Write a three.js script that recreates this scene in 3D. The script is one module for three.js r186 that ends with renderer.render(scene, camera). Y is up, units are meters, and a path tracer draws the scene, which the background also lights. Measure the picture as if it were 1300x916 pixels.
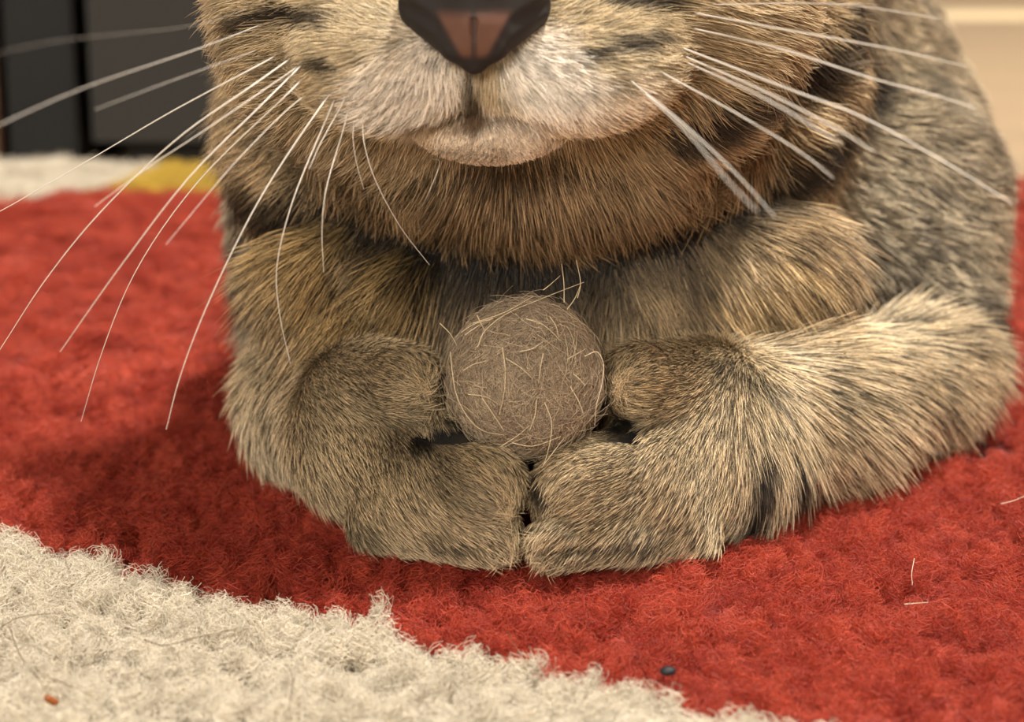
import * as THREE from 'three';
import { RectAreaLightUniformsLib } from 'three/addons/lights/RectAreaLightUniformsLib.js';
import { mergeGeometries } from 'three/addons/utils/BufferGeometryUtils.js';

// ---------- camera, exposure, light (lengths below are millimetres times MM) ----------
const MM = 0.001;
const scene = new THREE.Scene();
scene.background = new THREE.Color(0, 0, 0);
const camera = new THREE.PerspectiveCamera(20.77, 1300 / 916, 0.02, 20);
camera.position.set(-2 * MM, 100.9 * MM, 284.2 * MM);
camera.rotation.set(-13.67 * Math.PI / 180, 0, 0);
camera.focus = 0.299;
camera.userData.fStop = 21;
const renderer = new THREE.WebGLRenderer({ antialias: true });
renderer.toneMapping = THREE.LinearToneMapping;
renderer.toneMappingExposure = 1.62;
renderer.shadowMap.enabled = true;
RectAreaLightUniformsLib.init();
const WARM = new THREE.Color(1.0, 0.95, 0.875);
const ceilingLight = new THREE.RectAreaLight(WARM, 330, 0.26, 0.26);
ceilingLight.position.set(0.68, 2.335, 0.04);
ceilingLight.rotation.x = -Math.PI / 2;
ceilingLight.name = 'ceiling_lamp_light';
scene.add(ceilingLight);
const frontFillLight = new THREE.RectAreaLight(WARM, 17, 0.5, 0.4);  // fill light added in front of the cat
frontFillLight.position.set(-0.3, 0.52, 1.30);
frontFillLight.lookAt(0, 0.05, 0);
frontFillLight.name = 'lantern_light';
scene.add(frontFillLight);

// ---------- helpers ----------
let seedState = 12345;
function reseed(s) { seedState = s >>> 0; }
function rnd() { seedState = (seedState + 0x6d2b79f5) >>> 0; let t = Math.imul(seedState ^ (seedState >>> 15), 1 | seedState); t = (t + Math.imul(t ^ (t >>> 7), 61 | t)) ^ t; return ((t ^ (t >>> 14)) >>> 0) / 4294967296; }
const gauss = () => (rnd() + rnd() + rnd() - 1.5) * 1.15;
function hash3(x, y, z) { let h = Math.imul(x, 374761393) ^ Math.imul(y, 668265263) ^ Math.imul(z, 2147483647 - 1274126177); h = Math.imul(h ^ (h >>> 13), 1274126177); return ((h ^ (h >>> 16)) >>> 0) / 4294967296; }
function vnoise(x, y, z) {
  const ix = Math.floor(x), iy = Math.floor(y), iz = Math.floor(z), s = (t) => t * t * (3 - 2 * t), fx = s(x - ix), fy = s(y - iy), fz = s(z - iz), l = (a, b, t) => a + (b - a) * t;
  const c = (a, b, d) => hash3(ix + a, iy + b, iz + d);
  return l(l(l(c(0, 0, 0), c(1, 0, 0), fx), l(c(0, 1, 0), c(1, 1, 0), fx), fy), l(l(c(0, 0, 1), c(1, 0, 1), fx), l(c(0, 1, 1), c(1, 1, 1), fx), fy), fz) * 2 - 1;
}
const lin = (hex) => { const c = new THREE.Color(hex); return [c.r, c.g, c.b]; };
const mix3 = (a, b, t) => [a[0] + (b[0] - a[0]) * t, a[1] + (b[1] - a[1]) * t, a[2] + (b[2] - a[2]) * t];
const smooth = (a, b, x) => { const t = Math.min(1, Math.max(0, (x - a) / (b - a))); return t * t * (3 - 2 * t); };
const names = {};
function numbered(name) { const n = names[name] = (names[name] ?? -1) + 1; return n ? `${name}_${String(n).padStart(3, '0')}` : name; }
function put(o, parent = scene) { o.castShadow = o.receiveShadow = true; parent.add(o); return o; }
function mesh(name, geometry, material, parent) { const m = new THREE.Mesh(geometry, material); m.name = parent ? name : numbered(name); return put(m, parent); }
function tag(o, label, category, group) { o.userData.label = label; o.userData.category = category; if (group) o.userData.group = group; return o; }
function thing(name, label, category, group) { const g = new THREE.Group(); g.name = numbered(name); tag(g, label, category, group); scene.add(g); return g; }
function geo(pos, idx, nor, col, uv) {
  const g = new THREE.BufferGeometry(), p = Float32Array.from(pos);
  for (let i = 0; i < p.length; i++) p[i] *= MM;
  g.setAttribute('position', new THREE.BufferAttribute(p, 3));
  if (nor) g.setAttribute('normal', new THREE.BufferAttribute(Float32Array.from(nor), 3));
  if (col) g.setAttribute('color', new THREE.BufferAttribute(Float32Array.from(col), 3));
  if (uv) g.setAttribute('uv', new THREE.BufferAttribute(Float32Array.from(uv), 2));
  g.setIndex(new THREE.BufferAttribute(Uint32Array.from(idx), 1));
  if (!nor) g.computeVertexNormals();
  return g;
}
// tapered tubes along polylines, collected in one buffer
class Strands {
  constructor() { this.p = []; this.n = []; this.c = []; this.i = []; }
  add(pts, radius, sides, color) {          // radius(t), color(t) with t from root 0 to tip 1
    const N = pts.length, ring0 = this.p.length / 3;
    let ux = 0, uy = 0, uz = 0;
    for (let k = 0; k < N; k++) {
      const a = pts[Math.max(0, k - 1)], b = pts[Math.min(N - 1, k + 1)];
      let tx = b[0] - a[0], ty = b[1] - a[1], tz = b[2] - a[2]; const tl = Math.hypot(tx, ty, tz) || 1; tx /= tl; ty /= tl; tz /= tl;
      if (!k) { if (Math.abs(tx) < 0.8) { ux = 1; uy = 0; uz = 0; } else { ux = 0; uy = 0; uz = 1; } }
      const d = ux * tx + uy * ty + uz * tz; ux -= d * tx; uy -= d * ty; uz -= d * tz; const ul = Math.hypot(ux, uy, uz) || 1; ux /= ul; uy /= ul; uz /= ul;
      const vx = ty * uz - tz * uy, vy = tz * ux - tx * uz, vz = tx * uy - ty * ux, t = k / (N - 1), r = radius(t), c = color(t);
      for (let s = 0; s < sides; s++) {
        const an = s / sides * 2 * Math.PI, cs = Math.cos(an), sn = Math.sin(an), nx = ux * cs + vx * sn, ny = uy * cs + vy * sn, nz = uz * cs + vz * sn;
        this.p.push(pts[k][0] + nx * r, pts[k][1] + ny * r, pts[k][2] + nz * r); this.n.push(nx, ny, nz); this.c.push(c[0], c[1], c[2]);
      }
      if (k) for (let s = 0; s < sides; s++) { const a0 = ring0 + (k - 1) * sides + s, a1 = ring0 + (k - 1) * sides + (s + 1) % sides, b0 = a0 + sides, b1 = a1 + sides; this.i.push(a0, a1, b0, a1, b1, b0); }
    }
  }
  geometry() { return geo(this.p, this.i, this.n, this.c); }
}
// a smooth curve through points
function curve(pts, n) { const c = new THREE.CatmullRomCurve3(pts.map((p) => new THREE.Vector3(...p)), false, 'centripetal'); return c.getPoints(n).map((v) => v.toArray()); }
const triples = (list) => { const o = []; for (let i = 0; i < list.length; i += 3) o.push([list[i], list[i + 1], list[i + 2]]); return o; };

// ---------- the cat's skin as a distance field: capsules and ellipsoids joined by a smooth minimum ----------
// [kind, group, blend, ...]: cap -> ax, ay, az, ra, bx, by, bz, rb ; ell -> cx, cy, cz, rx, ry, rz
const PRIMS = [
  // trunk, flanks, haunches
  ['ell', 'body', 0, 22, 64, -195, 66, 68, 120],
  ['cap', 'body', 26, 62, 28, -150, 42, 46, 44, -230, 48],
  ['ell', 'body', 24, 4, 50, -100, 52, 44, 46],
  ['ell', 'body', 24, 30, 46, -290, 80, 50, 70],
  // shoulders and upper arms
  ['cap', 'body', 14, 79.9, 10.8, -88, 10, 73.3, 35.5, -112, 23],
  ['cap', 'flank', 12, -39.9, 9.5, -84, 10, -43.6, 35.3, -104, 12],
  // neck, ruff, throat, chest
  ['cap', 'neck', 20, 4, 52, -82, 36, 2, 88, -58, 38],
  ['ell', 'ruff', 14, 21, 72, -72, 36, 38, 28],
  ['ell', 'ruffleft', 12, -18, 58, -66, 33, 30, 24],
  ['ell', 'chest', 10, 4, 24, -62, 46, 24, 25],
  ['ell', 'chest', 5, -33.7, 35.3, -47, 9, 8, 8],
  ['ell', 'chest', 4, -20.5, 35.5, -45, 7, 6, 8],
  ['ell', 'chest', 4, -28.9, 27.7, -44, 9, 6, 8],
  ['ell', 'chest', 5, 41.3, 36.1, -54, 13, 10, 10],
  ['ell', 'throat', 8, 2, 58, -48, 34, 14, 22],
  // skull and cheeks
  ['ell', 'head', 8, 0, 102, -44, 44, 40, 44],
  ['ell', 'cheekleft', 10, -24, 82, -32, 24, 24, 26],
  ['ell', 'cheek', 10, 22, 82, -32, 22, 24, 26],
  ['cap', 'head', 8, -6, 84, -4, 8, -3, 112, -24, 12],
  // muzzle: two whisker pads and the chin
  ['ell', 'muzzle', 9, -19.5, 75.5, -3, 13.5, 9.5, 12],
  ['ell', 'muzzle', 8, 7.5, 75.5, -3, 15, 9.5, 12],
  ['ell', 'chin', 1.5, -5.2, 66, -9, 11.5, 5.6, 11],
  // ears
  ['cap', 'head', 10, -26, 132, -50, 13, -36, 166, -52, 2.5],
  ['cap', 'head', 10, 26, 132, -50, 13, 36, 166, -52, 2.5],
  // foreleg on the left of the picture: elbow, forearm, wrist, paw
  ['cap', 'armleft', 5, -39.2, 10.7, -74, 10.5, -34.7, 11, -52, 11.5],
  ['cap', 'armleft', 8, -34.7, 11, -52, 11.5, -23.5, 13.8, -24, 11],
  ['cap', 'pawleft', 8, -23.5, 13.8, -24, 11, -14.9, 10.2, -9, 9.5],
  ['cap', 'toeleft', 3, -25.9, 19.6, -23, 9, -19.5, 24.6, -14, 5.8],
  ['cap', 'toeleft', 1.6, -18.1, 11, -13, 8.6, -7.7, 11.7, -2, 6.6],
  ['cap', 'toelow', 1.6, -20.3, 4.6, -11, 7, -5.8, 5.2, 0, 4.3],
  // foreleg on the right of the picture
  ['cap', 'armright', 5, 80.3, 10.2, -86, 9, 71.5, 10.2, -72, 9.6],
  ['cap', 'armright', 5, 71.5, 10.2, -72, 9.6, 50.3, 10.6, -48, 11.5],
  ['cap', 'armright', 8, 50.3, 10.6, -48, 11.5, 30.1, 11.9, -25, 11.8],
  ['cap', 'pawright', 8, 30.1, 11.9, -25, 11.8, 20.2, 8.8, -11, 9.5],
  ['cap', 'toeright', 3, 27.5, 17.9, -26, 10, 18.3, 24.7, -14, 5.8],
  ['cap', 'toeright', 1.6, 21.7, 9.7, -14, 9, 8.5, 10.6, -2, 6.6],
  ['cap', 'toelowright', 1.6, 23, 3.3, -11, 7.5, 5.6, 4.9, 2, 4.2],
];
// creases cut into the skin: between the toes, at the mouth, round the chin
const CUTS = [
  [-9.9, 20.1, -5, 2.7, -16.3, 17.6, -8, 2.0],
  [10.5, 22.8, -5, 2.9, 16.7, 18.5, -8, 2.1],
  [-7.7, 73.4, 11, 1.3, -6.9, 68.4, 5, 1.3],
  [-6.9, 67.9, 3, 1.5, -14.4, 68, 2, 1.0],
  [-6.9, 67.9, 3, 1.5, 0.5, 68.5, 2, 1.0],
  [-2, 5.8, 5.5, 0.8, -15.1, 4.6, 2, 0.5],
  [2, 4.8, 6, 0.8, 13.3, 5.3, 4, 0.6],
  [2.7, 15.4, 3, 1.6, 3.8, 13.1, 5.5, 1.0],
];
const GROUPS = [...new Set(PRIMS.map((p) => p[1]))];
const PG = PRIMS.map((p) => GROUPS.indexOf(p[1]));
const dists = new Float64Array(PRIMS.length);
function capsule(x, y, z, o, i) {
  const ax = o[i], ay = o[i + 1], az = o[i + 2], bx = o[i + 4] - ax, by = o[i + 5] - ay, bz = o[i + 6] - az, px = x - ax, py = y - ay, pz = z - az;
  const t = Math.min(1, Math.max(0, (px * bx + py * by + pz * bz) / (bx * bx + by * by + bz * bz)));
  return Math.hypot(px - bx * t, py - by * t, pz - bz * t) - o[i + 3] - (o[i + 7] - o[i + 3]) * t;
}
function bodySDF(x, y, z) {
  let d = 1e9;
  for (let k = 0; k < PRIMS.length; k++) {
    const o = PRIMS[k]; let e;
    if (o[0] === 'ell') { const a = (x - o[3]) / o[6], b = (y - o[4]) / o[7], c = (z - o[5]) / o[8], k0 = Math.hypot(a, b, c), k1 = Math.hypot(a / o[6], b / o[7], c / o[8]); e = k1 > 1e-9 ? k0 * (k0 - 1) / k1 : -Math.min(o[6], o[7], o[8]); } else e = capsule(x, y, z, o, 3);
    dists[k] = e;
    const w = o[2];
    if (w > 0 && d < 1e8) { const h = Math.max(0, w - Math.abs(d - e)) / w; d = Math.min(d, e) - h * h * w * 0.25; } else d = Math.min(d, e);
  }
  for (const c of CUTS) { const e = -capsule(x, y, z, c, 0), w = 1.0, h = Math.max(0, w - Math.abs(d - e)) / w; d = Math.max(d, e) + h * h * w * 0.25; }
  return Math.max(d, -y - 0.4);
}
function normalAt(f, x, y, z, e = 0.4) { const a = f(x + e, y, z) - f(x - e, y, z), b = f(x, y + e, z) - f(x, y - e, z), c = f(x, y, z + e) - f(x, y, z - e), l = Math.hypot(a, b, c) || 1; return [a / l, b / l, c / l]; }
// surface nets: one closed mesh of a distance field
function surface(f, lo, hi, cell) {
  const n = [0, 1, 2].map((k) => Math.ceil((hi[k] - lo[k]) / cell) + 1), [nx, ny, nz] = n, v = new Float32Array(nx * ny * nz), B = 8, reach = cell * B * 0.95;
  for (let bz = 0; bz < nz; bz += B) for (let by = 0; by < ny; by += B) for (let bx = 0; bx < nx; bx += B) {
    const mid = f(lo[0] + (bx + B / 2) * cell, lo[1] + (by + B / 2) * cell, lo[2] + (bz + B / 2) * cell), far = Math.abs(mid) > reach * 1.25;
    for (let z = bz; z < Math.min(nz, bz + B); z++) for (let y = by; y < Math.min(ny, by + B); y++) for (let x = bx; x < Math.min(nx, bx + B); x++) v[x + nx * (y + ny * z)] = far ? mid : f(lo[0] + x * cell, lo[1] + y * cell, lo[2] + z * cell);
  }
  const id = new Int32Array(nx * ny * nz).fill(-1), pos = [], idx = [], step = [1, nx, nx * ny];
  for (let z = 0; z < nz - 1; z++) for (let y = 0; y < ny - 1; y++) for (let x = 0; x < nx - 1; x++) {
    const o = x + nx * (y + ny * z); let neg = 0;
    for (let c = 0; c < 8; c++) if (v[o + (c & 1) + (c >> 1 & 1) * nx + (c >> 2) * nx * ny] < 0) neg++;
    if (!neg || neg === 8) continue;
    let sx = 0, sy = 0, sz = 0, m = 0;
    for (let a = 0; a < 8; a++) for (let b = 0; b < 3; b++) {
      if (a >> b & 1) continue;
      const c = a | 1 << b, va = v[o + (a & 1) + (a >> 1 & 1) * nx + (a >> 2) * nx * ny], vb = v[o + (c & 1) + (c >> 1 & 1) * nx + (c >> 2) * nx * ny];
      if (va < 0 === vb < 0) continue;
      const t = va / (va - vb); sx += (a & 1) + (b === 0 ? t : 0); sy += (a >> 1 & 1) + (b === 1 ? t : 0); sz += (a >> 2) + (b === 2 ? t : 0); m++;
    }
    id[o] = pos.length / 3; pos.push(lo[0] + (x + sx / m) * cell, lo[1] + (y + sy / m) * cell, lo[2] + (z + sz / m) * cell);
  }
  for (let z = 1; z < nz - 1; z++) for (let y = 1; y < ny - 1; y++) for (let x = 1; x < nx - 1; x++) {
    const o = x + nx * (y + ny * z);
    for (let b = 0; b < 3; b++) {
      if (v[o] < 0 === v[o + step[b]] < 0) continue;
      const s1 = step[(b + 1) % 3], s2 = step[(b + 2) % 3], q = [id[o], id[o - s1], id[o - s1 - s2], id[o - s2]];
      if (q.some((i) => i < 0)) continue;
      if (v[o] < 0) idx.push(q[0], q[1], q[2], q[0], q[2], q[3]); else idx.push(q[0], q[2], q[1], q[0], q[3], q[2]);
    }
  }
  return { pos, idx };
}

// ---------- the room ----------
const struct = (name, g, m) => { const o = new THREE.Mesh(g, m); o.name = name; o.userData.kind = 'structure'; return put(o); };
const box = (w, h, d, x, y, z) => new THREE.BoxGeometry(w, h, d).translate(x, y, z);
const plaster = new THREE.MeshStandardMaterial({ color: 0xaaa398, roughness: 0.9 });
struct('wall_back', box(4.2, 2.5, 0.1, 0, 1.2, -2.45), plaster);
struct('wall_front', box(4.2, 2.5, 0.1, 0, 1.2, 2.05), plaster);
struct('wall_left', box(0.1, 2.5, 4.4, -2.05, 1.2, -0.2), plaster);
struct('wall_right', box(0.1, 2.5, 4.4, 2.05, 1.2, -0.2), plaster);
struct('ceiling', box(4.2, 0.1, 4.6, 0, 2.5, -0.2), plaster);
// floor of long pale boards
const FLOOR_Y = -0.014;
function woodTexture(seed) {
  const W = 512, H = 64, data = new Uint8Array(W * H * 4);
  for (let y = 0; y < H; y++) for (let x = 0; x < W; x++) {
    const grain = vnoise(x * 0.012, y * 0.35, seed) * 0.5 + vnoise(x * 0.05, y * 0.9, seed + 9) * 0.3 + vnoise(x * 0.004, y * 0.08, seed + 21) * 0.5;
    const k = 1 + grain * 0.085, i = (x + y * W) * 4; data[i] = Math.min(255, 178 * k); data[i + 1] = Math.min(255, 152 * k); data[i + 2] = Math.min(255, 120 * k); data[i + 3] = 255;
  }
  const t = new THREE.DataTexture(data, W, H); t.colorSpace = THREE.SRGBColorSpace; t.magFilter = THREE.LinearFilter; t.wrapS = t.wrapT = THREE.RepeatWrapping; t.needsUpdate = true; return t;
}
const boards = [0, 1, 2].map((k) => new THREE.MeshStandardMaterial({ map: woodTexture(31 * k + 5), roughness: 0.5 }));
const floor = struct('floor', box(4.2, 0.04, 4.6, 0, FLOOR_Y - 0.024, -0.2), new THREE.MeshStandardMaterial({ color: 0x6b5335, roughness: 0.8 }));
const boardShape = new THREE.BoxGeometry(3.99, 0.006, 0.3785);
for (let k = 0; k < 12; k++) { const b = mesh(k ? `plank_${String(k).padStart(3, '0')}` : 'plank', boardShape, boards[k % 3], floor); b.position.set(0, FLOOR_Y - 0.003, -2.20 + k * 0.38 - 0.0008 * (k % 2)); }
const threshold = struct('trim_1', new THREE.CylinderGeometry(0.02, 0.02, 3.6, 20).rotateZ(Math.PI / 2).scale(1, 0.35, 1).translate(0.1, FLOOR_Y, -1.455), new THREE.MeshStandardMaterial({ color: 0xe6cfa4, roughness: 0.35 }));
// ceiling lamp (out of the picture, lights the rug from above)
const glow = (i) => new THREE.MeshStandardMaterial({ color: 0xffffff, emissive: WARM, emissiveIntensity: i, roughness: 0.6 });
const whiteMetal = new THREE.MeshStandardMaterial({ color: 0xe8e6e0, roughness: 0.4 });
const lamp = thing('ceiling_lamp', 'square white ceiling lamp with a glowing diffuser above the rug', 'lamp');
lamp.position.set(0.68, 2.34, 0.04);
mesh('lamp_body', box(0.36, 0.1, 0.36, 0, 0.06, 0), whiteMetal, lamp);
mesh('lamp_diffuser', box(0.31, 0.008, 0.31, 0, 0.004, 0), glow(3), lamp);
const lantern = thing('lantern', 'unseen fill light panel on a stand, added in front of the cat', 'lamp');  // added glowing panel out of view, brightens the chin and face
lantern.position.set(-0.305, 0, 1.325); lantern.rotation.y = Math.atan2(0.3, -1.3);
mesh('lamp_body', box(0.54, 0.44, 0.03, 0, 0.535, -0.03), whiteMetal, lantern);
mesh('lamp_diffuser', box(0.5, 0.4, 0.008, 0, 0.535, -0.01), glow(2), lantern);
mesh('stand', new THREE.CylinderGeometry(0.012, 0.012, 0.33, 12).translate(0, 0.165 + FLOOR_Y, -0.03), whiteMetal, lantern);
mesh('base', new THREE.CylinderGeometry(0.13, 0.14, 0.02, 24).translate(0, 0.01 + FLOOR_Y, -0.03), whiteMetal, lantern);
// dark furniture behind the rug
const sideboard = thing('sideboard', 'dark grey sideboard with a smooth front behind the rug edge', 'sideboard');
sideboard.position.set(0, FLOOR_Y, -0.50);
const slate = new THREE.MeshStandardMaterial({ color: 0x262420, roughness: 0.7 });
mesh('carcass', box(0.27, 0.44, 0.34, -0.032, 0.236, -0.17), slate, sideboard);
mesh('front_panel', box(0.268, 0.43, 0.014, -0.032, 0.231, 0.008), slate, sideboard);
mesh('plinth', box(0.25, 0.016, 0.3, -0.032, 0.008, -0.16), new THREE.MeshStandardMaterial({ color: 0x2a2724, roughness: 0.7 }), sideboard);
const shelving = thing('shelving_unit', 'black upright shelf side standing left of the grey sideboard', 'shelf');
shelving.position.set(-0.1862, FLOOR_Y, -0.49);
const blackBoard = new THREE.MeshStandardMaterial({ color: 0x060606, roughness: 0.75 });
mesh('side_panel', box(0.027, 0.7, 0.34, 0, 0.35, -0.17), blackBoard, shelving);
mesh('shelf', box(0.4, 0.02, 0.32, -0.2135, 0.30, -0.17), blackBoard, shelving);
mesh('shelf', box(0.4, 0.02, 0.32, -0.2135, 0.69, -0.17), blackBoard, shelving);
const crate = thing('wooden_box', 'brown wooden box at the foot of the black shelf side', 'box');
crate.position.set(-0.316, FLOOR_Y, -0.60);
const walnut = new THREE.MeshStandardMaterial({ color: 0x5a3a20, roughness: 0.5 });
mesh('box_body', box(0.22, 0.2, 0.2, 0, 0.1, 0), walnut, crate);
mesh('lid', box(0.226, 0.02, 0.206, 0, 0.21, 0), walnut, crate);

// ---------- the rug ----------
// outline of the cream field towards the viewer, across the rug: x, z
const CREAM = [-140, 5, -84.5, -17.9, -74.4, -12.4, -66, -7.8, -57.8, 0.2, -49.4, 7.9, -38.7, 13.9, -30.2, 18.4, -22.3, 19, -16.3, 25.1, -8.5, 31, -2, 35, 7.4, 39.4, 15.5, 43.2, 21.3, 47.8, 23.6, 50.9, 32.9, 52.3, 38.8, 53.8, 42.2, 59.1, 45.7, 68.1, 120, 110];
function creamEdge(x) { let k = 0; while (k < CREAM.length - 4 && CREAM[k + 2] < x) k += 2; const t = (x - CREAM[k]) / (CREAM[k + 2] - CREAM[k]); return CREAM[k + 1] + (CREAM[k + 3] - CREAM[k + 1]) * Math.min(1, Math.max(0, t)); }
const CREAM_BACK = [-169.9, -355.8, -144, -386.9, -131.8, -458.9], YELLOW_EDGE = [-122.4, -379.8];
const backEdge = (x) => -452 + (x + 180) * 0.125;
function fieldAt(x, z) {
  if (z > creamEdge(x) + vnoise(x * 0.4, 2, z * 0.4) * 0.9) return 'cream';
  const b = CREAM_BACK;
  if (x < b[4] && z < (x < b[2] ? b[1] + (b[3] - b[1]) * (x - b[0]) / (b[2] - b[0]) : b[3] + (b[5] - b[3]) * (x - b[2]) / (b[4] - b[2]))) return 'cream';
  if (x < 120 && z < YELLOW_EDGE[1]) return 'yellow';
  return 'red';
}
const rug = thing('rug', 'red wool pile rug with a cream field in front and a yellow border', 'rug');
rug.position.set(0, -13.5 * MM, 0);
const backing = new THREE.MeshStandardMaterial({ color: 0x5e1a16, roughness: 1 }), creamBacking = new THREE.MeshStandardMaterial({ color: 0xa89c88, roughness: 1 });
{
  const s = new THREE.Shape([new THREE.Vector2(-0.335, -0.122), new THREE.Vector2(0.335, -0.122), new THREE.Vector2(0.335, -backEdge(335) * MM), new THREE.Vector2(-0.335, -backEdge(-335) * MM)]);
  mesh('backing', new THREE.ExtrudeGeometry(s, { depth: 0.0075, bevelEnabled: false }).rotateX(-Math.PI / 2), backing, rug);
  const cs = new THREE.Shape(); cs.moveTo(-0.333, -0.12); cs.lineTo(-0.333, -0.001);
  for (let k = 0; k < CREAM.length; k += 2) cs.lineTo(CREAM[k] * MM, -(CREAM[k + 1] + 1.5) * MM);
  cs.lineTo(0.12, -0.12);
  mesh('cream_backing', new THREE.ExtrudeGeometry(cs, { depth: 0.001, bevelEnabled: false }).rotateX(-Math.PI / 2).translate(0, 0.0075, 0), creamBacking, rug);
}
function tuftShape(seed, fibres, spread, height, radius, wild) {
  reseed(seed); const S = new Strands();
  for (let f = 0; f < fibres; f++) {
    const a = rnd() * 6.283, q = Math.sqrt(rnd()), r = q * spread * 0.55; let x = Math.cos(a) * r, z = Math.sin(a) * r, y = 0, ph = rnd() * 6.283, turn = (rnd() < 0.5 ? -1 : 1) * (0.5 + rnd() * 0.8);
    const h = height * (0.8 + 0.3 * rnd()) * (1 - 0.5 * q * q), N = 9, pts = [[x, y, z]], ox = Math.cos(a) * q * 0.17, oz = Math.sin(a) * q * 0.17, k0 = wild * (0.5 + rnd()), free = rnd() < 0.1 ? 1.25 : 1;
    for (let k = 1; k <= N; k++) { ph += turn; const u = k / N; x += (Math.cos(ph) * k0 * u + ox) * h / N; z += (Math.sin(ph) * k0 * u + oz) * h / N; y += h / N * free * (u > 0.7 ? 0.75 * Math.cos(ph * 1.3) + 0.25 : 1); pts.push([x, y, z]); }
    const tone = 0.72 + 0.56 * rnd();
    S.add(pts, (t) => radius * (1 - 0.4 * t), 3, () => [tone, tone, tone]);
  }
  return S.geometry();
}
const wool = new THREE.MeshStandardMaterial({ roughness: 0.5, vertexColors: true });
const PILE_H = 7.2;
const tufts = [tuftShape(11, 190, 2.0, PILE_H, 0.07, 1.2), tuftShape(12, 190, 2.0, PILE_H, 0.07, 1.6), tuftShape(13, 170, 2.2, PILE_H, 0.07, 2.0)];
const FIELD = { red: lin(0xb8422c), cream: lin(0xe8dcc6), yellow: lin(0xd0ac40) };
const spots = { red: [[], [], []], cream: [[], [], []], yellow: [[], [], []] };
reseed(77);
const M4 = new THREE.Matrix4(), Q = new THREE.Quaternion(), E = new THREE.Euler(), V = new THREE.Vector3(), SC = new THREE.Vector3(), CO = new THREE.Color();
function tuftRow(x0, x1, z0, z1, step, scale) {
  for (let z = z0; z < z1; z += step * 0.87) for (let x = x0 + (rnd() * step); x < x1; x += step) {
    const px = x + gauss() * step * 0.36, pz = z + gauss() * step * 0.36;
    if (pz < backEdge(px) + 2 || pz > 300) continue;
    const under = px > -45 && px < 95 && pz < -60 && pz > -240; if (under && rnd() < 0.8) continue;
    const f = fieldAt(px, pz), s = scale * (0.85 + 0.3 * rnd()), lump = vnoise(px * 0.14, 5, pz * 0.14) * 0.16 + vnoise(px * 0.34, 9, pz * 0.34) * 0.17;
    spots[f][Math.floor(rnd() * 3)].push([px, pz, s, Math.min(1.04, Math.max(0.42, (0.84 + lump * 2.1) * (0.88 + 0.2 * rnd()))), rnd() * 6.283, gauss() * 0.26, gauss() * 0.26, 0.74 + 0.46 * rnd() + lump * 0.4]);  // low tufts also darkened, crevice shade put into their tone
  }
}
tuftRow(-115, 125, -115, 62, 2.75, 0.72);
for (let k = 0; k < 2; k++) { const [tx, tz] = [-21.3, 20.2]; spots.cream[k % 3].push([tx + gauss() * 0.6, tz + gauss() * 0.6, 0.55, 1.2 + 0.1 * k, rnd() * 6.283, 0.1 * gauss(), 0.2 * gauss(), 1]); }
tuftRow(-260, -115, -115, 62, 3.6, 1.25); tuftRow(125, 260, -115, 62, 3.6, 1.25);
tuftRow(-330, 330, -460, -115, 4.4, 1.9);
tuftRow(-330, 330, 62, 120, 4.2, 1.5);
tuftRow(-330, -260, -115, 62, 4.4, 1.9); tuftRow(260, 330, -115, 62, 4.4, 1.9);
const PILE_BASE = 7.0;
for (const f of ['red', 'cream', 'yellow']) for (let v = 0; v < 3; v++) {
  const L = spots[f][v], im = new THREE.InstancedMesh(tufts[v], wool, L.length), c = FIELD[f];
  im.name = `${f}_pile`; im.userData.kind = 'stuff';
  L.forEach(([x, z, s, h, yaw, tx, tz, tone], k) => {
    E.set(tx, yaw, tz); Q.setFromEuler(E); const lift = f === 'cream' ? 1.1 : 1;
    M4.compose(V.set(x * MM, PILE_BASE * MM, z * MM), Q, SC.set(s, h * lift * Math.min(1.12, Math.max(1, s * 0.8)), s)); im.setMatrixAt(k, M4);
    if (f === 'cream') tone = 0.7 + 0.3 * tone; im.setColorAt(k, CO.setRGB(c[0] * tone, c[1] * (f === 'red' ? tone * tone : tone), c[2] * (f === 'red' ? tone * tone : tone)));
  });
  put(im, rug);
}

// ---------- the cat ----------
const cat = thing('cat', 'brown tabby cat lying with both forepaws clasped round a hairball', 'cat');
const COAT = { tan: lin(0xb6a17e), warm: lin(0x7f6040), grey: lin(0xa4967e), light: lin(0xd2c3a4), white: lin(0xf0e8dc), pink: lin(0xfff0dc), dark: lin(0x241d16), brown: lin(0x74583c), black: lin(0x0a0807), gold: lin(0xcbab70) };
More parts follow.
